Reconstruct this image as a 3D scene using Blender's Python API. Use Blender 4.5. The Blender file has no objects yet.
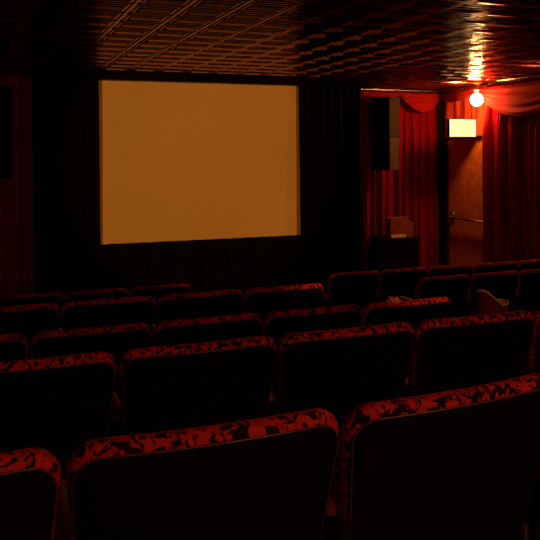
import bpy, bmesh, math, random
from mathutils import Vector, noise
random.seed(7)
PI = math.pi
sc = bpy.context.scene
COL = sc.collection

# ------------------------------------------------------------------ materials
def nodes(name):
    m = bpy.data.materials.new(name); m.use_nodes = True
    nt = m.node_tree
    return m, nt, nt.nodes['Principled BSDF']

def plain(name, col, rough=.6, metal=0., spec=.5, sheen=0., bump=0., bscale=80., var=.0):
    m, nt, b = nodes(name)
    b.inputs['Base Color'].default_value = (*col, 1)
    b.inputs['Roughness'].default_value = rough
    b.inputs['Metallic'].default_value = metal
    b.inputs['Specular IOR Level'].default_value = spec
    if sheen:
        b.inputs['Sheen Weight'].default_value = sheen
        b.inputs['Sheen Tint'].default_value = (col[0], col[1], col[2], 1)
    tc = nt.nodes.new('ShaderNodeTexCoord')
    nz = nt.nodes.new('ShaderNodeTexNoise'); nz.inputs['Scale'].default_value = bscale
    nt.links.new(tc.outputs['Object'], nz.inputs['Vector'])
    if var:
        cr = nt.nodes.new('ShaderNodeValToRGB')
        cr.color_ramp.elements[0].position = .3; cr.color_ramp.elements[1].position = .7
        cr.color_ramp.elements[0].color = (*[c*(1-var) for c in col], 1)
        cr.color_ramp.elements[1].color = (*[min(1, c*(1+var)) for c in col], 1)
        nt.links.new(nz.outputs['Fac'], cr.inputs['Fac'])
        nt.links.new(cr.outputs['Color'], b.inputs['Base Color'])
    if bump:
        bp = nt.nodes.new('ShaderNodeBump'); bp.inputs['Strength'].default_value = bump
        bp.inputs['Distance'].default_value = .01
        nt.links.new(nz.outputs['Fac'], bp.inputs['Height'])
        nt.links.new(bp.outputs['Normal'], b.inputs['Normal'])
    return m

def emis(name, col, strength):
    m, nt, b = nodes(name)
    b.inputs['Base Color'].default_value = (*[.12*min(1, c) for c in col], 1)
    b.inputs['Emission Color'].default_value = (*col, 1)
    b.inputs['Emission Strength'].default_value = strength
    return m

def upholstery(name):
    # red plush with black scrollwork
    m, nt, b = nodes(name)
    b.inputs['Roughness'].default_value = .85
    b.inputs['Specular IOR Level'].default_value = .15
    b.inputs['Sheen Weight'].default_value = .25
    b.inputs['Sheen Tint'].default_value = (.6, .05, .03, 1)
    tc = nt.nodes.new('ShaderNodeTexCoord')
    oi = nt.nodes.new('ShaderNodeObjectInfo')
    ad = nt.nodes.new('ShaderNodeVectorMath'); ad.operation = 'ADD'
    ml = nt.nodes.new('ShaderNodeVectorMath'); ml.operation = 'SCALE'
    cb = nt.nodes.new('ShaderNodeCombineXYZ')
    nt.links.new(oi.outputs['Random'], cb.inputs[0]); nt.links.new(oi.outputs['Random'], cb.inputs[1])
    nt.links.new(cb.outputs[0], ml.inputs[0]); ml.inputs['Scale'].default_value = 7.
    nt.links.new(tc.outputs['Object'], ad.inputs[0]); nt.links.new(ml.outputs[0], ad.inputs[1])
    nz = nt.nodes.new('ShaderNodeTexNoise'); nz.inputs['Scale'].default_value = 29.
    nz.inputs['Detail'].default_value = 1.5; nz.inputs['Distortion'].default_value = 2.2
    nt.links.new(ad.outputs[0], nz.inputs['Vector'])
    cr = nt.nodes.new('ShaderNodeValToRGB')
    e = cr.color_ramp.elements
    e[0].position = .46; e[0].color = (.012, .002, .002, 1)
    e[1].position = .50; e[1].color = (.50, .022, .012, 1)
    k = e.new(.60); k.color = (.62, .035, .014, 1)
    nt.links.new(nz.outputs['Fac'], cr.inputs['Fac'])
    nt.links.new(cr.outputs['Color'], b.inputs['Base Color'])
    n2 = nt.nodes.new('ShaderNodeTexNoise'); n2.inputs['Scale'].default_value = 220.
    nt.links.new(tc.outputs['Object'], n2.inputs['Vector'])
    bp = nt.nodes.new('ShaderNodeBump'); bp.inputs['Strength'].default_value = .4; bp.inputs['Distance'].default_value = .004
    nt.links.new(n2.outputs['Fac'], bp.inputs['Height']); nt.links.new(bp.outputs['Normal'], b.inputs['Normal'])
    return m

M = dict(
    uph=upholstery('patterned_red_plush'),
    shell=plain('black_seat_shell', (.004, .004, .004), .75, spec=.10),
    piping=plain('seat_piping', (.10, .035, .02), .35, spec=.5),
    arm=plain('armrest_vinyl', (.60, .18, .05), .6, bump=.2, var=.35, bscale=30),
    iron=plain('cast_iron', (.012, .010, .009), .5, spec=.3, bump=.2, bscale=60),
    red=plain('red_velvet', (.30, .0015, .004), .9, spec=.06, sheen=.08, bump=.15, bscale=150, var=.12),
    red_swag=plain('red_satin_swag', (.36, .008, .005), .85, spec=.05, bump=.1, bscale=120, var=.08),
    lamplit=plain('lamplit_red_satin', (.85, .06, .02), .7, spec=.1, bump=.1, bscale=120),  # lighter copy of the swag satin, the nearby lamp's light put into its colour
    black=plain('black_velour', (.006, .005, .004), .95, spec=.05, bump=.15, bscale=150),
    screen=plain('matte_screen_cloth', (.80, .76, .66), .95, spec=.05, var=.03, bscale=1.6),
    screen_edge=plain('screen_border', (.30, .20, .12), .8),
    tin=plain('pressed_tin', (.28, .085, .034), .22, metal=1., bump=.04, bscale=22, var=.25),
    cornice=plain('brass_tin_cornice', (.62, .42, .18), .42, metal=1., bump=.5, bscale=30, var=.2),
    wall=plain('dark_red_wall', (.07, .008, .006), .85, bump=.2, var=.15, bscale=12),
    wallb=plain('black_wall', (.010, .008, .006), .9, bump=.2, bscale=12),
    floor=plain('dark_carpet', (.018, .006, .005), .98, spec=.05, bump=.5, bscale=160, var=.4),
    door=plain('brown_red_door_paint', (.72, .15, .02), .6, spec=.12, bump=.08, bscale=9, var=.18),
    trimd=plain('door_casing_paint', (.10, .012, .008), .6),
    steel=plain('tarnished_steel', (.42, .32, .22), .4, metal=1.),
    spk=plain('speaker_cabinet', (.045, .026, .014), .7, spec=.1, bump=.1),
    spk2=plain('speaker_cabinet_pale', (.085, .050, .026), .7, spec=.1, bump=.1),
    grille=plain('speaker_grille', (.004, .004, .004), .9, spec=.05, bump=.4, bscale=400),
    cab=plain('black_cabinet_lacquer', (.006, .005, .005), .6, spec=.15),
    wood=plain('reddish_wood', (.30, .055, .010), .6, spec=.1, bump=.1, var=.3, bscale=25),
    pale=plain('pale_tan_strip', (.85, .55, .25), .5),
    chrome=plain('dull_chrome', (.45, .38, .32), .3, metal=1.),
    bag=plain('dark_red_cloth', (.20, .022, .014), .9, bump=.3, bscale=60, var=.2),
    tan=plain('tan_cloth_rim', (.95, .60, .28), .8, bump=.3, bscale=60),
    shirt=plain('crumpled_cloth', (.60, .16, .07), .85, bump=.3, bscale=40),
    sign=emis('sign_face', (1.0, .84, .36), 1.35),
    letter=emis('sign_letters', (.72, .95, .30), 1.05),
    signbox=plain('sign_housing', (.03, .05, .02), .6),
    bulb=emis('lit_globe_glass', (1.0, .52, .16), 190.),
    fill_lamp=emis('fill_lamp_glass', (1.0, .35, .10), 2.5),  # glass of the added fill lamps on walls and ceiling
)

# ------------------------------------------------------------------ helpers
def link(name, me, mat, parent=None, smooth=True, bevel=0., kind=None):
    o = bpy.data.objects.new(name, me); COL.objects.link(o)
    if mat is not None: me.materials.append(mat)
    if parent is not None: o.parent = parent
    if smooth:
        for p in me.polygons: p.use_smooth = True
    if bevel:
        bv = o.modifiers.new('bevel', 'BEVEL'); bv.width = bevel; bv.segments = 3; bv.limit_method = 'ANGLE'
        wn = o.modifiers.new('wn', 'WEIGHTED_NORMAL')
    if kind: o['kind'] = kind
    return o

def fin(bm, name):
    bmesh.ops.recalc_face_normals(bm, faces=bm.faces)
    me = bpy.data.meshes.new(name); bm.to_mesh(me); bm.free(); return me

def box(bm, x0, x1, y0, y1, z0, z1):
    v = [bm.verts.new(p) for p in ((x0,y0,z0),(x1,y0,z0),(x1,y1,z0),(x0,y1,z0),(x0,y0,z1),(x1,y0,z1),(x1,y1,z1),(x0,y1,z1))]
    for f in ((0,1,2,3),(4,5,6,7),(0,1,5,4),(1,2,6,5),(2,3,7,6),(3,0,4,7)): bm.faces.new([v[i] for i in f])

def boxobj(name, dims, mat, parent=None, bevel=.004, kind=None):
    bm = bmesh.new()
    for d in (dims if isinstance(dims[0], (tuple, list)) else [dims]): box(bm, *d)
    return link(name, fin(bm, name), mat, parent, smooth=bevel > 0, bevel=bevel, kind=kind)

def tube(bm, pts, r, n=10):
    rings = []
    pts = [Vector(p) for p in pts]
    for i, p in enumerate(pts):
        d = (pts[min(i+1, len(pts)-1)] - pts[max(i-1, 0)]).normalized()
        a = d.orthogonal().normalized() if i == 0 else (rings_a - d*rings_a.dot(d)).normalized()
        rings_a = a
        b = d.cross(a)
        rr = r[i] if isinstance(r, (list, tuple)) else r
        rings.append([bm.verts.new(p + a*rr*math.cos(t*2*PI/n) + b*rr*math.sin(t*2*PI/n)) for t in range(n)])
    for A, B in zip(rings, rings[1:]):
        for k in range(n): bm.faces.new((A[k], A[(k+1) % n], B[(k+1) % n], B[k]))
    bm.faces.new(rings[0]); bm.faces.new(rings[-1][::-1])

def lathe(bm, prof, n=24, c=(0,0,0)):
    rings = []
    for r, z in prof:
        rings.append([bm.verts.new((c[0]+r*math.cos(t*2*PI/n), c[1]+r*math.sin(t*2*PI/n), c[2]+z)) for t in range(n)])
    for A, B in zip(rings, rings[1:]):
        for k in range(n): bm.faces.new((A[k], A[(k+1) % n], B[(k+1) % n], B[k]))
    bm.faces.new(rings[0][::-1]); bm.faces.new(rings[-1])

def tag(o, label, cat, group=None):
    o['label'] = label; o['category'] = cat
    if group: o['group'] = group
    return o

def empty(name, loc, label, cat, group=None, rz=0.):
    o = bpy.data.objects.new(name, None); COL.objects.link(o)
    o.location = loc; o.rotation_euler = (0, 0, rz); o.empty_display_size = .1
    return tag(o, label, cat, group)

# ------------------------------------------------------------------ room
CZ = 2.93                       # ceiling height
XL, XR, YB, YF, YA = -1.6, 6.2, -3.6, 8.62, 9.36
# terraced floor: (start y, height)
ROWY = [1.377, 2.436, 3.497, 4.453, 5.90, 6.589]
ROWTOP = [1.522, 1.406, 1.247, 1.189, .892, .864]
CH = .84
FLZ = [t-CH for t in ROWTOP]
starts = [YB] + [y-.16 for y in ROWY[1:]] + [7.4]
FLZ2 = FLZ + [.0]
bm = bmesh.new()
ends = starts[1:] + [YA]
for a, b, z in zip(starts, ends, FLZ2):
    box(bm, XL, XR, a, b, -.25, z)
link('floor', fin(bm, 'floor'), M['floor'], smooth=False, kind='structure')

# pressed tin ceiling: one continuous sheet of square stamped panels
bm = bmesh.new()
T = .305
# (inset across, inset along, height): broad flat cross bars, thin ribs, pillowed fields
prof = [(0, 0, -.006), (.007, .004, -.006), (.013, .010, .003), (.026, .050, .003), (.032, .056, -.006), (.040, .064, -.006), (.048, .072, .004), (.054, .110, -.006), (.060, .1520, -.012)]
nx = int((XR - XL)/T) + 1; ny = int((YA - YB)/T) + 1
for i in range(nx):
    for j in range(ny):
        x0 = XL + i*T; y0 = YB + .1 + j*T
        rings = []
        for a, b, dz in prof:
            rings.append([bm.verts.new((min(x, XR), min(y, YA), CZ + dz)) for x, y in
                          ((x0+a, y0+b), (x0+T-a, y0+b), (x0+T-a, y0+T-b), (x0+a, y0+T-b))])
        for A, B in zip(rings, rings[1:]):
            for k in range(4):
                bm.faces.new((A[k], A[(k+1) % 4], B[(k+1) % 4], B[k]))
        bm.faces.new(rings[-1])
bmesh.ops.remove_doubles(bm, verts=bm.verts, dist=1e-4)
bmesh.ops.dissolve_degenerate(bm, edges=bm.edges, dist=1e-4)
for f in bm.faces:
    f.normal_update()
    if f.normal.z > 0: f.normal_flip()
me = bpy.data.meshes.new('ceiling'); bm.to_mesh(me); bm.free()
link('ceiling', me, M['tin'], smooth=False, kind='structure')
boxobj('trim_1', (XL-.1, XR+.2, YB-.1, YA+.2, CZ+.02, CZ+.14), M['wallb'], bevel=0, kind='structure')

boxobj('wall_left', (XL-.12, XL, YB, YA, -.25, CZ+.02), M['wall'], bevel=0, kind='structure')
boxobj('wall_back', (XL-.12, XR+.12, YB-.12, YB, -.25, CZ+.02), M['wall'], bevel=0, kind='structure')
boxobj('wall_front', [(XL, 4.47, YF, YF+.12, -.25, CZ+.02), (4.35, 4.47, YF+.12, YA, -.25, CZ+.02),
                      (4.35, XR, YA, YA+.12, -.25, CZ+.02)], M['wallb'], bevel=0, kind='structure')
DY0, DY1, DZ = 8.16, 9.08, 2.235
boxobj('wall_right', [(XR, XR+.12, YB, DY0-.05, -.25, CZ+.02), (XR, XR+.12, DY1+.05, YA, -.25, CZ+.02),
                      (XR, XR+.12, DY0-.05, DY1+.05, DZ+.04, CZ+.02)], M['wall'], bevel=0, kind='structure')
# exit door in the right hand wall
d = boxobj('door_1', (XR+.012, XR+.06, DY0-.01, DY1+.01, .0, DZ), M['door'], bevel=.004, kind='structure')
bm = bmesh.new()
tube(bm, [(XR-.05, DY0+.08, 1.113), (XR-.05, DY1-.06, 1.113)], .013)
for y in (DY0+.09, DY1-.07):
    tube(bm, [(XR+.012, y, 1.113), (XR-.055, y, 1.113)], .018)
    box(bm, XR+.0, XR+.014, y-.03, y+.03, 1.05, 1.20)
o = link('crash_bar', fin(bm, 'crash_bar'), M['steel'], d, bevel=0); o['label'] = 'dull metal push bar'
boxobj('trim_2', [(XR-.012, XR+.07, DY0-.05, DY0-.01, 0, DZ+.04), (XR-.012, XR+.07, DY1+.01, DY1+.05, 0, DZ+.04),
                  (XR-.012, XR+.07, DY0-.01, DY1+.01, DZ+.005, DZ+.04)], M['trimd'], bevel=.003, kind='structure')

# tin cornice, sweeping along the alcove and the right wall
def cornice(name, p0, p1, inward):
    bm = bmesh.new()
    prof = [(0, 0), (.085, 0), (.085, -.008), (.070, -.014), (.060, -.026), (.040, -.040), (.018, -.050), (.010, -.062), (0, -.062)]
    A = Vector(p0); B = Vector(p1); n = Vector(inward)
    ra = [bm.verts.new(A + n*a + Vector((0, 0, b))) for a, b in prof]
    rb = [bm.verts.new(B + n*a + Vector((0, 0, b))) for a, b in prof]
    k = len(prof)
    for i in range(k): bm.faces.new((ra[i], ra[(i+1) % k], rb[(i+1) % k], rb[i]))
    bm.faces.new(ra); bm.faces.new(rb[::-1])
    return link(name, fin(bm, name), M['cornice'], smooth=False, kind='structure')
cornice('trim_3', (4.47, YA, CZ-.010), (XR, YA, CZ-.010), (0, -1, 0))
cornice('trim_4', (XR, YA, CZ-.012), (XR, YB, CZ-.012), (-1, 0, 0))

# ------------------------------------------------------------------ curtains
def curtain(name, p0, p1, z0, z1, folds, amp, mat, label, cat='curtain', seed=0, flare=None, group=None, thick=.006, out=(0,-1,0), cling=0.):
    """pleated cloth hanging from p0 to p1 (plan points); out = direction it bulges"""
    rnd = random.Random(seed)
    P0 = Vector((p0[0], p0[1], 0)); P1 = Vector((p1[0], p1[1], 0)); O = Vector(out)
    n = folds*14; m = 26
    # irregular fold phases
    w = [rnd.uniform(.6, 1.4) for _ in range(folds)]; s = sum(w); acc = [0]
    for q in w: acc.append(acc[-1] + q/s)
    amps = [rnd.uniform(.65, 1.15) for _ in range(folds)]
    bm = bmesh.new(); grid = []
    for j in range(m+1):
        t = j/m; z = z1 + (z0 - z1)*t
        row = []
        for i in range(n+1):
            u = i/n
            k = min(folds-1, next((q for q in range(folds) if u <= acc[q+1] + 1e-9), folds-1))
            f = (u - acc[k])/(acc[k+1]-acc[k])
            ph = (k + f)*2*PI
            a = amp*amps[k]*(.45 + .55*min(1, t*4))
            dd = a*(.5 - .5*math.cos(ph))
            dd += .25*a*math.sin(ph*.5 + 3*t + seed)
            dd += .012*noise.noise(Vector((u*9, t*3, seed)))
            uu = u
            if flare: uu = flare(u, t)
            p = P0.lerp(P1, uu) + O*dd
            p += (P1-P0).normalized()*.35*a*math.sin(ph*1.0 + 1.2*t)
            row.append(bm.verts.new((p.x, p.y, z)))
        grid.append(row)
    for j in range(m):
        for i in range(n): bm.faces.new((grid[j][i], grid[j][i+1], grid[j+1][i+1], grid[j+1][i]))
    o = link(name, fin(bm, name), mat)
    so = o.modifiers.new('cloth', 'SOLIDIFY'); so.thickness = thick; so.offset = 0
    return tag(o, label, cat, group)

def swag(name, p0, p1, ztop, drop, mat, label, out, depth=.07, folds=5, head=.03, group=None, skew=.5):
    """a draped scallop whose folds hang in nested catenaries"""
    P0 = Vector((*p0, 0)); P1 = Vector((*p1, 0)); O = Vector(out)
    n, m = 36, 44
    bm = bmesh.new(); grid = []
    for j in range(m+1):
        t = j/m; row = []
        for i in range(n+1):
            u = i/n
            g = math.pow(u, math.log(.5)/math.log(skew)) if skew != .5 else u
            arch = math.pow(max(0., math.sin(PI*g)), .8)
            z = ztop - head*t - (drop-head)*t*arch
            dd = depth*arch*(.35 + .65*t) + .022*(.5-.5*math.cos(t*folds*2*PI))*(.3+.7*arch) + .01
            dd += .008*noise.noise(Vector((u*6, t*5, drop*9)))
            p = P0.lerp(P1, u) + O*dd
            row.append(bm.verts.new((p.x, p.y, z)))
        grid.append(row)
    for j in range(m):
        for i in range(n): bm.faces.new((grid[j][i], grid[j][i+1], grid[j+1][i+1], grid[j+1][i]))
    o = link(name, fin(bm, name), mat)
    so = o.modifiers.new('cloth', 'SOLIDIFY'); so.thickness = .006; so.offset = 0
    return tag(o, label, 'swag', group)

SX0, SX1, SZ0, SZ1 = 1.207, 3.617, 1.04, 2.863      # projection screen opening
# projection screen
scr = empty('projection_screen', ((SX0+SX1)/2, 8.5, SZ0), 'blank pale projection screen lit warm amber, framed by black drapes', 'screen')
def sub(name, dims, mat, parent, bevel=.003):
    L = parent.location
    if not isinstance(dims[0], (tuple, list)): dims = [dims]
    dd = [(a-L.x, b-L.x, c-L.y, e-L.y, f-L.z, g-L.z) for a, b, c, e, f, g in dims]
    return boxobj(name, dd, mat, parent, bevel)
sub('screen_surface', (SX0-.02, SX1+.02, 8.47, 8.49, SZ0-.02, SZ1+.01), M['screen'], scr, 0)
sub('screen_border', (SX0-.02, SX0+.032, 8.455, 8.469, SZ0-.01, SZ1), M['screen_edge'], scr, 0)
sub('screen_border', (SX1-.035, SX1+.02, 8.455, 8.469, SZ0-.01, SZ1), M['screen_edge'], scr, 0)
sub('frame', [(SX0-.08, SX1+.08, 8.491, 8.53, SZ0-.08, SZ0-.02), (SX0-.08, SX1+.08, 8.491, 8.53, SZ1, SZ1+.03),
              (SX0-.08, SX0-.03, 8.491, 8.53, SZ0-.02, SZ1), (SX1+.03, SX1+.08, 8.491, 8.53, SZ0-.02, SZ1)], M['wallb'], scr, 0)

curtain('black_drape', (.50, 8.43), (SX0-.012, 8.43), .0, CZ-.03, 6, .07, M['black'], 'black pleated drape hanging left of the projection screen', seed=3)
curtain('black_drape', (3.598, 8.36), (4.46, 8.43), .0, CZ-.03, 8, .07, M['black'], 'black pleated drape hanging right of the projection screen', seed=5)
boxobj_b = boxobj('black_pelmet', (.45, 4.46, 8.205, 8.235, SZ1-.016, CZ-.0045), M['black'], bevel=.006)
tag(boxobj_b, 'narrow black cloth pelmet running above the projection screen under the ceiling', 'pelmet')
curtain('black_skirt_curtain', (SX0-.012, 8.40), (SX1+.012, 8.40), .0, SZ0, 16, .05, M['black'], 'black skirt curtain hanging below the projection screen', seed=8)

curtain('red_curtain', (XL+.02, 8.50), (.50, 8.50), .0, CZ-.02, 15, .08, M['red'], 'dim red pleated curtain at the left end of the screen wall', seed=11)
curtain('red_curtain', (4.50, 9.27), (6.12, 9.27), .0, CZ-.03, 13, .09, M['red'], 'red pleated curtain at the back of the alcove behind the right speaker', seed=14)
def fl(u, t): return u
curtain('red_curtain', (6.13, 8.10), (6.13, 4.6), .45, CZ-.03, 30, .14, M['red'], 'red pleated curtain on the right wall beside the exit door', seed=21, out=(-1, 0, 0))
curtain('red_curtain', (6.185, 9.16), (6.185, 8.12), DZ+.01, CZ-.03, 6, .03, M['lamplit'], 'short bright red curtain panel above the exit door', seed=23, out=(-1, 0, 0))
curtain('red_curtain', (6.17, 9.24), (6.17, 9.10), .0, DZ+.02, 2, .04, M['black'], 'narrow dark curtain strip between alcove corner and exit door', seed=25, out=(-1, 0, 0))

swag('red_swag', (4.52, 9.16), (5.44, 9.16), CZ-.06, .15, M['red_swag'], 'red fabric swag above the right speaker in the alcove', (0, -1, 0))
swag('red_swag', (5.44, 9.16), (6.12, 9.16), CZ-.06, .27, M['red_swag'], 'red fabric swag in the alcove corner right of the speaker', (0, -1, 0))
swag('red_swag', (6.08, 9.10), (6.08, 8.30), CZ-.07, .14, M['red_swag'], 'small red swag above the lit sign and exit door', (-1, 0, 0))
swag('red_swag', (6.04, 8.22), (6.04, 6.3), CZ-.07, .40, M['red_swag'], 'wide red swag draped along the right wall beside the glowing globe lamp', (-1, 0, 0), folds=4)

# ------------------------------------------------------------------ cinema chairs
def back_outline(ins, wt=.552, wb=.492, zt=CH, zb=.36, r=.062, topx=0.):
    """rounded trapezoid; returns (x,z) list"""
    zt2 = zt - ins - topx; zb2 = zb + ins
    def half(z): return (wb + (wt-wb)*((z-zb)/(zt-zb)))/2 - ins
    r2 = max(.01, r-ins); rb = max(.008, .05-ins)
    pts = []
    for (sx, cz, rr, a0) in ((1, zt2, r2, 0), (-1, zt2, r2, PI/2), (-1, zb2, rb, PI), (1, zb2, rb, 3*PI/2)):
        czz = cz - rr if cz == zt2 else cz + rr
        cx = sx*(half(cz if cz == zb2 else zt2) - rr)
        for k in range(9):
            a = a0 + k*PI/16
            pts.append((cx + rr*math.cos(a), czz + rr*math.sin(a)))
        if cz == zt2 and sx == 1:      # gentle crown along the top edge
            hx = half(zt2) - rr
            for k in range(1, 12):
                x = hx*(1 - 2*k/12)
                pts.append((x, zt2 + .006*(1-(x/hx)**2)))
    return pts
REC = .26                      # recline of the back (y per m of height)
CUR = .030                     # plan curve of the back: wings swept forward
def loft(bm, rings, shear=REC, zref=CH, cur=CUR):
    R = []
    for pts, y in rings:
        R.append([bm.verts.new((x, y + shear*(zref - z) + cur*(x/.27)**2, z + .16*cur*(x/.27)**2*(z > .7))) for x, z in pts])
    n = len(R[0])
    for A, B in zip(R, R[1:]):
        for k in range(n): bm.faces.new((A[k], A[(k+1) % n], B[(k+1) % n], B[k]))
    bm.faces.new(R[0]); bm.faces.new(R[-1][::-1])

def chair_meshes():
    D = {}
    bm = bmesh.new()           # padded back, wraps over top and sides
    rr = [(.026, .006), (.012, .009), (.003, .018), (0, .032), (.003, .048), (.013, .062), (.035, .072), (.09, .082), (.14, .085)]
    loft(bm, [(back_outline(i), y) for i, y in rr])
    D['backrest'] = fin(bm, 'backrest')
    bm = bmesh.new()           # hard black shell on the rear
    rr = [(.018, -.003), (.012, -.001), (.009, .003), (.008, .014)]
    loft(bm, [(back_outline(i, topx=.020), y) for i, y in rr])
    D['back_shell'] = fin(bm, 'back_shell')
    bm = bmesh.new()           # piping around the shell
    pts = back_outline(.0075, topx=.0195)
    pp = [(x, .0055 + REC*(CH-z) + CUR*(x/.27)**2, z + .16*CUR*(x/.27)**2*(z > .7)) for x, z in pts]
    n = len(pp); rings = []
    for i in range(n):
        a = Vector(pp[i-1]); b = Vector(pp[(i+1) % n]); d = (b-a).normalized()
        s = Vector((0, 1, -REC)).normalized(); s = Vector((0, 1, 0)); q = d.cross(s).normalized()
        rings.append([bm.verts.new(Vector(pp[i]) + q*.0026*math.cos(t*PI/3) + s*.0026*math.sin(t*PI/3)) for t in range(6)])
    for i in range(n):
        A = rings[i]; B = rings[(i+1) % n]
        for k in range(6): bm.faces.new((A[k], A[(k+1) % 6], B[(k+1) % 6], B[k]))
    D['piping'] = fin(bm, 'piping')
    # seat, tipped up
    bm = bmesh.new()
    def sq(ins, w=.47, z0=.37, z1=.80, r=.06):
        pts = []
        for (sx, sz, a0) in ((1, 1, 0), (-1, 1, PI/2), (-1, -1, PI), (1, -1, 3*PI/2)):
            cx = sx*(w/2 - r); cz = (z1 - r) if sz > 0 else (z0 + r)
            for k in range(7):
                a = a0 + k*PI/12
                pts.append((cx + (r-ins)*math.cos(a), cz + (r-ins)*math.sin(a)))
        return pts
    loft(bm, [(sq(.05, z1=.74), .118), (sq(.02, z1=.74), .124), (sq(0, z1=.74), .145), (sq(0, z1=.74), .175), (sq(.012, z1=.74), .192)], shear=-.14, zref=.37, cur=0)
    D['seat'] = fin(bm, 'seat')
    bm = bmesh.new()
    loft(bm, [(sq(.016, z1=.73), .190), (sq(.016, z1=.73), .200), (sq(.03, z1=.73), .206)], shear=-.14, zref=.37, cur=0)
    D['seat_pan'] = fin(bm, 'seat_pan')
    # armrest
    bm = bmesh.new(); rings = []
    for y, w, h, z in ((.150, .014, .010, .585), (.158, .020, .018, .588), (.19, .022, .020, .590), (.30, .023, .021, .593), (.43, .023, .020, .590), (.455, .020, .015, .586), (.462, .012, .008, .584)):
        ring = []
        for t in range(16):
            a = t*PI/8; c, s = math.cos(a), math.sin(a)
            ring.append(bm.verts.new((w*math.copysign(abs(c)**.6, c), y, z + h*math.copysign(abs(s)**.7, s))))
        rings.append(ring)
    for A, B in zip(rings, rings[1:]):
        for k in range(16): bm.faces.new((A[k], A[(k+1) % 16], B[(k+1) % 16], B[k]))
    bm.faces.new(rings[0]); bm.faces.new(rings[-1][::-1])
    D['armrest'] = fin(bm, 'armrest')
    # cast side frame: profile in y/z, 3 cm thick, with foot
    bm = bmesh.new()
    prof = [(.04, 0), (.40, 0), (.40, .022), (.34, .035), (.305, .09), (.29, .22), (.31, .36), (.37, .48), (.42, .545), (.43, .57),
            (.10, .57), (.105, .52), (.14, .44), (.15, .30), (.135, .12), (.105, .045), (.04, .022)]
    for s in (-1, 1): pass
    a = [bm.verts.new((-.013, y, z)) for y, z in prof]; b = [bm.verts.new((.013, y, z)) for y, z in prof]
    for k in range(len(prof)):
        q = (k+1) % len(prof); bm.faces.new((a[k], a[q], b[q], b[k]))
    bm.faces.new(a); bm.faces.new(b[::-1])
    box(bm, -.022, .022, .05, .39, 0, .014)
    D['side_frame'] = fin(bm, 'side_frame')
    bm = bmesh.new()           # hinge rod under the seat joining frames
    tube(bm, [(-.235, .185, .375), (.235, .185, .375)], .013)
    for s in (-1, 1):
        box(bm, s*.222-.010, s*.222+.010, .10, .20, .35, .47)
    D['hinge_bar'] = fin(bm, 'hinge_bar')
    return D
CM = chair_meshes()
MATS = dict(backrest='uph', back_shell='shell', piping='piping', seat='uph', seat_pan='shell', armrest='arm', side_frame='iron', hinge_bar='iron')
for k, me in CM.items():
    me.materials.append(M[MATS[k]])
    if k not in ('side_frame',):
        for p in me.polygons: p.use_smooth = True
def chair_part(name, parent, loc=(0, 0, 0)):
    o = bpy.data.objects.new(name, CM[name]); COL.objects.link(o)
    o.parent = parent; o.location = loc
    return o
PW = .56
proto = None
def make_chair(x, y, z, label, group, right_end=False):
    global proto
    if proto is None:
        t = empty('cinema_seat', (0, 0, 0), label, 'chair', group)
        b = chair_part('backrest', t); chair_part('back_shell', t); chair_part('piping', b)
        s = chair_part('seat', t); chair_part('seat_pan', s); chair_part('hinge_bar', t)
        f = chair_part('side_frame', t, (-.262, 0, 0)); a = chair_part('armrest', t, (-.262, 0, 0))
        a['label'] = 'worn orange-brown armrest pad'; b['label'] = 'red plush backrest with black scrolls'
        proto = t
    else:
        t = proto.copy(); COL.objects.link(t)
        for ch in [c for c in proto.children if not (c.name.startswith(('side_frame', 'armrest')) and c.location.x > 0)]:
            c = ch.copy(); COL.objects.link(c); c.parent = t
            for g in ch.children:
                e = g.copy(); COL.objects.link(e); e.parent = c
    t.location = (x + .011, y - .034, z); tag(t, label, 'chair', group)
    if right_end:
        chair_part('side_frame', t, (.262, 0, 0))
        a = chair_part('armrest', t, (.262, 0, 0)); a['label'] = 'worn orange-brown armrest pad'
    return t

chairs = [
 # row index, x of first boundary, [(n, label)], group
 (0, .123, [(-1, 'cinema seat cut off at the bottom left corner, nearest row'),
            (0, 'large near cinema seat, second from left in the nearest row'),
            (1, 'largest cinema seat at bottom right, nearest row, top edge rising rightward'),
            (2, 'cinema seat barely in frame at the bottom right edge, nearest row')], 'seats in the nearest row'),
 (1, .398, [(-1, 'cinema seat at the left edge of the second row back from camera'),
            (0, 'second row cinema seat directly beyond the large near left seat'),
            (1, 'second row cinema seat beyond the gap of the two big near seats'),
            (2, 'second row cinema seat standing right in front of the slumped cloth bag'),
            (3, 'second row cinema seat mostly outside the right edge of the frame')], 'seats in the second row'),
 (2, .177, [(-1, 'third row cinema seat of which only a right corner shows at left edge'),
            (0, 'third row cinema seat second from left, below the black left drape'),
            (1, 'third row cinema seat below the left half of the screen'),
            (2, 'third row cinema seat below the right edge of the screen'),
            (3, 'third row cinema seat with a crumpled cloth on its top edge')], 'seats in the third row'),
 (3, .404, [(-1, 'fourth row cinema seat at the left edge of the frame'),
            (0, 'fourth row cinema seat below the left edge of the screen'),
            (1, 'fourth row cinema seat below the middle of the screen'),
            (2, 'fourth row cinema seat at the right end of its row, below screen right edge')], 'seats in the fourth row'),
 (4, 3.71, [(0, 'small cinema seat at the left end of the short fifth row on the right'),
            (1, 'small cinema seat in the fifth row, behind the slumped cloth bag, below the door'),
            (2, 'small cinema seat at the right edge of the frame in the fifth row')], 'seats in the short fifth row'),
 (5, .624, [(-1, 'far front row cinema seat at the left edge below the red curtain'),
            (0, 'far front row cinema seat below the black drape left of the screen'),
            (1, 'far front row cinema seat below the screen, last before the centre gap')], 'front row seats on the left'),
 (5, 3.131, [(0, 'front row cinema seat right of the centre gap, below the black right drape'),
             (1, 'front row cinema seat below the black cabinet with the arched box'),
             (2, 'front row cinema seat in front of the alcove corner, left of the door'),
             (3, 'front row cinema seat directly below the exit door'),
             (4, 'front row cinema seat at the right edge below the red wall curtain')], 'front row seats on the right'),
]
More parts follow.
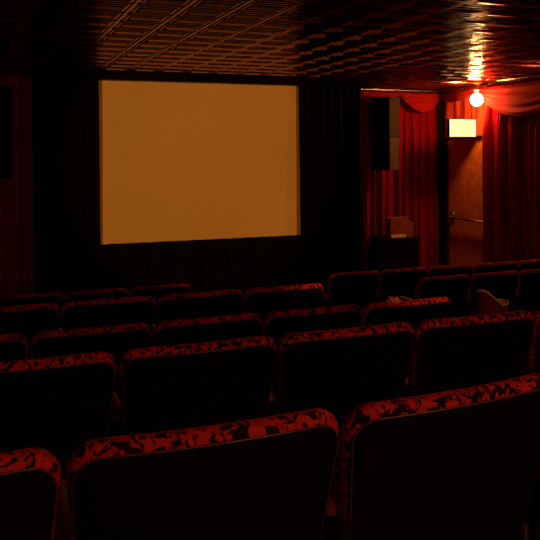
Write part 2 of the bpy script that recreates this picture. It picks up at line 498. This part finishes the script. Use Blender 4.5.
for ri, x0, items, grp in chairs:
    for n, lab in items:
        t = make_chair(x0 + (n+.5)*PW, ROWY[ri], FLZ[ri], lab, grp, right_end=(n == items[-1][0]))
        if lab.startswith('largest'): t.rotation_euler = (0, math.radians(-1.1), math.radians(2)); t.location.x += .020; t.location.z += .004

# crumpled cloth on top of one seat back
def crumple(name, loc, sx, sy, sz, mat, label, cat, seed):
    bm = bmesh.new()
    bmesh.ops.create_icosphere(bm, subdivisions=4, radius=1)
    for v in bm.verts:
        p = v.co.copy(); k = 1 + .45*noise.noise(p*1.7 + Vector((seed, 0, 0))) + .2*abs(noise.noise(p*4 + Vector((0, seed, 0))))
        v.co = Vector((p.x*sx*k, p.y*sy*k, max(0, p.z*.9+.35)*sz*k))
    o = link(name, fin(bm, name), mat); o.location = loc
    return tag(o, label, cat)
crumple('crumpled_cloth', (.177+3.32*PW, ROWY[2]+.005, ROWTOP[2]-.004), .036, .026, .026, M['shirt'], 'small crumpled cloth lying on the top edge of a third row seat', 'cloth', 2.)

# slumped cloth bag behind the third row
bg = empty('cloth_bag', (3.225, 4.22, FLZ[2]), 'dark red cloth bag with slumped pale tan rim standing beyond the second row', 'bag')
def bag_pts(t, z, s=1.):
    a = t*2*PI; return (.112*s*math.copysign(abs(math.cos(a))**.7, math.cos(a)), .042*s*math.copysign(abs(math.sin(a))**.7, math.sin(a)), z)
bz0 = .65
def rimz(t):
    x = math.cos(t*2*PI)
    return bz0 + .045*math.tanh(-x*3.0) + (.012*math.sin(t*14)) 
bm = bmesh.new(); N = 48; rings = []
for j in range(15):
    f = j/14; ring = []
    for i in range(N):
        t = i/N; s = 1 + .06*math.sin(f*PI) + .05*noise.noise(Vector((math.cos(t*2*PI)*2, math.sin(t*2*PI)*2, f*4)))
        x, y, z = bag_pts(t, rimz(t)*f, s*(.92 + .08*f)); ring.append(bm.verts.new((x, y, z)))
    rings.append(ring)
inner = []
for i in range(N):
    t = i/N; inner.append(bm.verts.new(bag_pts(t, rimz(t)-.08, .86)))
rings.append(inner)
for A, B in zip(rings, rings[1:]):
    for k in range(N): bm.faces.new((A[k], A[(k+1) % N], B[(k+1) % N], B[k]))
bm.faces.new(rings[0][::-1]); bm.faces.new(rings[-1])
link('bag_body', fin(bm, 'bag_body'), M['bag'], bg)
bm = bmesh.new(); pts = []
rr = []
for i in range(N):
    t = i/N; x, y, z = bag_pts(t, rimz(t), 1.0); pts.append(Vector((x, y, z)))
    rr.append(.011 + .006*noise.noise(Vector((i*.3, 0, 0))))
R = []
for i, p in enumerate(pts):
    dvec = (pts[(i+1) % N]-pts[i-1]).normalized(); s = Vector((0, 0, 1)); q = dvec.cross(s).normalized()
    R.append([bm.verts.new(p + q*rr[i]*math.cos(k*PI/4) + s*rr[i]*math.sin(k*PI/4)) for k in range(8)])
for i in range(N):
    A, B = R[i], R[(i+1) % N]
    for k in range(8): bm.faces.new((A[k], A[(k+1) % 8], B[(k+1) % 8], B[k]))
o = link('rim', fin(bm, 'rim'), M['tan'], bg); o['label'] = 'pale tan rolled rim'

# ------------------------------------------------------------------ speakers
def speaker(loc, rz, label, w=.27, dep=.27, h1=.54, h2=.44):
    t = empty('wall_speaker', loc, label, 'speaker', rz=rz)
    boxobj('upper_cabinet', (-w/2, w/2, -dep/2, dep/2, h2+.004, h1+h2), M['spk'], t, .008)
    lo = boxobj('lower_cabinet', (-w/2, w/2, -dep/2, dep/2-.03, 0, h2), M['spk2'], t, .008)
    lo['label'] = 'paler brown lower box'
    boxobj('grille', (-w/2+.004, w/2-.004, -dep/2-.018, -dep/2-.001, .02, h1+h2-.02), M['grille'], t, .006)
    bm = bmesh.new()
    box(bm, -.04, .04, dep/2+.001, dep/2+.012, .5, .7)
    tube(bm, [(0, dep/2+.01, .6), (0, dep/2+.09, .6)], .015)
    link('wall_bracket', fin(bm, 'wall_bracket'), M['iron'], t)
    return t
speaker((5.10, 8.93, 1.80), math.radians(-60), 'tall dark wall speaker hanging before the red alcove curtain')
speaker((.085, 8.20, 1.77), math.radians(40), 'dark wall speaker at the left edge in front of red curtain')

# black cabinet with an arched radio on it
cab = empty('side_cabinet', (5.20, 8.95, 0), 'black cabinet below the right speaker carrying the arched wooden box', 'cabinet')
sub('body', (4.94, 5.50, 8.78, 9.13, .0, .86), M['cab'], cab, .008)
sub('door', [(4.955, 5.217, 8.765, 8.779, .06, .83), (5.223, 5.485, 8.765, 8.779, .06, .83)], M['cab'], cab, .003)
sub('top_board', (4.92, 5.53, 8.76, 9.14, .861, .885), M['cab'], cab, .004)

rad = empty('arched_wooden_box', (5.30, 8.92, .886), 'small arched wooden box with pale base strip on the black cabinet', 'box')
def arch(w, h, r, n=10):
    p = [(-w/2, 0), (w/2, 0)]
    for k in range(n+1): a = k*PI/2/n; p.append((w/2-r+r*math.cos(a), h-r+r*math.sin(a)))
    for k in range(n+1): a = PI/2+k*PI/2/n; p.append((-w/2+r*.35+r*.35*math.cos(a), h-r*.35+r*.35*math.sin(a)))
    return p
def extr(name, prof, y0, y1, mat, parent):
    bm = bmesh.new()
    a = [bm.verts.new((x, y0, z)) for x, z in prof]; b = [bm.verts.new((x, y1, z)) for x, z in prof]
    k = len(prof)
    for i in range(k): bm.faces.new((a[i], a[(i+1) % k], b[(i+1) % k], b[i]))
    bm.faces.new(a); bm.faces.new(b[::-1])
    return link(name, fin(bm, name), mat, parent, smooth=False, bevel=.004)
extr('body', arch(.37, .27, .13), -.06, .08, M['wood'], rad)
boxobj('base_strip', (-.185, .05, -.085, -.061, .0, .04), M['pale'], rad, .004)['label'] = 'pale strip along the foot'
bm = bmesh.new()
pr = [(x, z) for x, z in arch(.37, .27, .13)[1:13]]
tube(bm, [(x+.004, -.07, z+.004) for x, z in pr], .007)
link('rim', fin(bm, 'rim'), M['chrome'], rad)['label'] = 'dull metal rim around the curved side'

# ------------------------------------------------------------------ lit sign
sx0, sx1, sz0, sz1, syy = 5.735, 6.150, 2.238, 2.474, 8.38
sg = empty('exit_sign', (sx0, syy, sz0), 'glowing yellow-white exit sign box hanging by the door', 'sign')
W_, H_ = sx1-sx0, sz1-sz0
boxobj('housing', (0, W_, .006, .07, 0, H_), M['signbox'], sg, .003)
boxobj('sign_face', (.004, W_-.004, -.002, .0055, .004, H_-.004), M['sign'], sg, 0)
# EXIT strokes
bm = bmesh.new(); s = .018
def stroke(x0, z0, x1, z1, w=s):
    a = Vector((x0, 0, z0)); b = Vector((x1, 0, z1)); d = (b-a).normalized(); q = Vector((-d.z, 0, d.x))*w/2
    vs = [a-q, b-q, b+q, a+q]
    f = [bm.verts.new((v.x, -.0085, v.z)) for v in vs]; g = [bm.verts.new((v.x, -.0022, v.z)) for v in vs]
    bm.faces.new(f); bm.faces.new(g[::-1])
    for k in range(4): bm.faces.new((f[k], f[(k+1) % 4], g[(k+1) % 4], g[k]))
zb, zt = .05, H_-.05; zm = (zb+zt)/2
stroke(.059, zb, .059, zt); stroke(.05, zb+.009, .115, zb+.009); stroke(.05, zt-.009, .115, zt-.009); stroke(.05, zm, .105, zm)
stroke(.145, zb, .215, zt); stroke(.215, zb, .145, zt)
stroke(.252, zb, .252, zt)
stroke(.330, zb, .330, zt); stroke(.290, zt-.009, .370, zt-.009)
link('lettering', fin(bm, 'lettering'), M['letter'], sg, smooth=False)['label'] = 'faint green EXIT letters'
bm = bmesh.new()
tube(bm, [(W_*.5, .04, H_+.001), (W_*.5, .04, CZ-.03-sz0)], .007)
tube(bm, [(W_*.5, .04, H_+.001), (W_*.5, .04, H_+.012)], .03)
link('hanging_rod', fin(bm, 'hanging_rod'), M['iron'], sg)

# ------------------------------------------------------------------ glowing globe lamp
LX, LY, LZ = 5.847, 7.95, 2.70
lp = empty('globe_lamp', (LX, LY, LZ), 'glowing bare globe lamp on the right wall above the exit door', 'lamp')
bm = bmesh.new(); bmesh.ops.create_uvsphere(bm, u_segments=32, v_segments=20, radius=.078)
bulb = link('glass_globe', fin(bm, 'glass_globe'), M['bulb'], lp)
bm = bmesh.new(); lathe(bm, [(.022, .074), (.026, .080), (.026, .11), (.045, .118), (.048, .13), (.02, .135), (.03, CZ-.035-LZ), (.06, CZ-.025-LZ), (.06, CZ-.004-LZ)], 20)
link('fitting', fin(bm, 'fitting'), M['cornice'], lp)

# unseen wall fittings added behind and beside the viewer for fill light
def light(name, kind, loc, energy, col, parent=None, **kw):
    l = bpy.data.lights.new(name, kind); l.energy = energy; l.color = col
    for k, v in kw.items(): setattr(l, k, v)
    o = bpy.data.objects.new(name, l); COL.objects.link(o); o.location = loc
    if parent: o.parent = parent
    return o
def fill_lamp(loc, rz, label, energy, col=(1, .36, .12), rad=.10):
    t = empty('fill_wall_lamp', loc, label, 'lamp', 'added fill lamps on the walls', rz)
    boxobj('back_plate', (-.06, .06, .0, .015, -.10, .10), M['cornice'], t, .004)
    bm = bmesh.new(); lathe(bm, [(.035, -.09), (.055, -.05), (.07, .02), (.075, .08), (.070, .082), (.05, .02), (.03, -.04)], 20, (0, -.085, 0))
    link('glass_shade', fin(bm, 'glass_shade'), M['fill_lamp'], t)
    bm = bmesh.new(); tube(bm, [(0, 0, -.06), (0, -.05, -.1), (0, -.085, -.092)], .008)
    link('arm', fin(bm, 'arm'), M['cornice'], t)
    light('wall_fill_light', 'POINT', (0, -.26, .06), energy, col, t, shadow_soft_size=rad)
fill_lamp((.9, YB, 2.25), PI, 'unseen fill lamp added on the rear wall, left', 28)
fill_lamp((4.6, YB, 2.25), PI, 'unseen fill lamp added on the rear wall, right', 28)
fill_lamp((XR-.0, 5.75, 2.25), -PI/2, 'unseen fill lamp added on the right wall', 15, col=(1,.30,.13), rad=.05)  # added to brighten the right side of the screen

# unseen ceiling lamp added just behind the viewer to light the seat tops
cl = empty('fill_ceiling_lamp', (1.6, -.8, CZ-.10), 'unseen ceiling lamp added as fill behind the viewer', 'lamp')
bm = bmesh.new(); lathe(bm, [(.02, -.04), (.09, -.03), (.13, .0), (.14, .04), (.14, .075)], 28)
link('glass_shade', fin(bm, 'glass_shade'), M['fill_lamp'], cl)
light('ceiling_fill_light', 'POINT', (0, 0, -.16), 48, (1, .34, .10), cl, shadow_soft_size=.12)

# unseen spot added at the rear to light the screen; no projector built
sp = light('added_screen_spot', 'SPOT', (2.41, -3.35, 2.45), 1560, (1, .29, .016), spot_size=math.radians(17), spot_blend=.35, shadow_soft_size=.03)
sp.rotation_euler = (Vector((2.41, 8.47, 1.95)) - sp.location).to_track_quat('-Z', 'Y').to_euler()

# world: nothing but the faintest ambient
w = bpy.data.worlds.new('World'); sc.world = w; w.use_nodes = True
w.node_tree.nodes['Background'].inputs[0].default_value = (0, 0, 0, 1)
w.node_tree.nodes['Background'].inputs[1].default_value = 0

# ------------------------------------------------------------------ camera
cam = bpy.data.cameras.new('camera'); co = bpy.data.objects.new('camera', cam); COL.objects.link(co)
cam.sensor_width = 36; cam.sensor_fit = 'HORIZONTAL'
cam.lens = 36*750.4/540
cam.shift_y = -118/540
cam.clip_start = .02
co.location = (0, 0, 2.05)
from mathutils import Matrix
yaw, roll = .365, .0047
R = Matrix.Rotation(-yaw, 3, 'Z') @ Matrix.Rotation(PI/2, 3, 'X') @ Matrix.Rotation(-roll, 3, 'Z')
co.rotation_euler = R.to_euler()
sc.camera = co
sc.view_settings.view_transform = 'Standard'; sc.view_settings.look = 'None'
sc.view_settings.exposure = 0; sc.view_settings.gamma = 1
sc.view_settings.use_curve_mapping = False
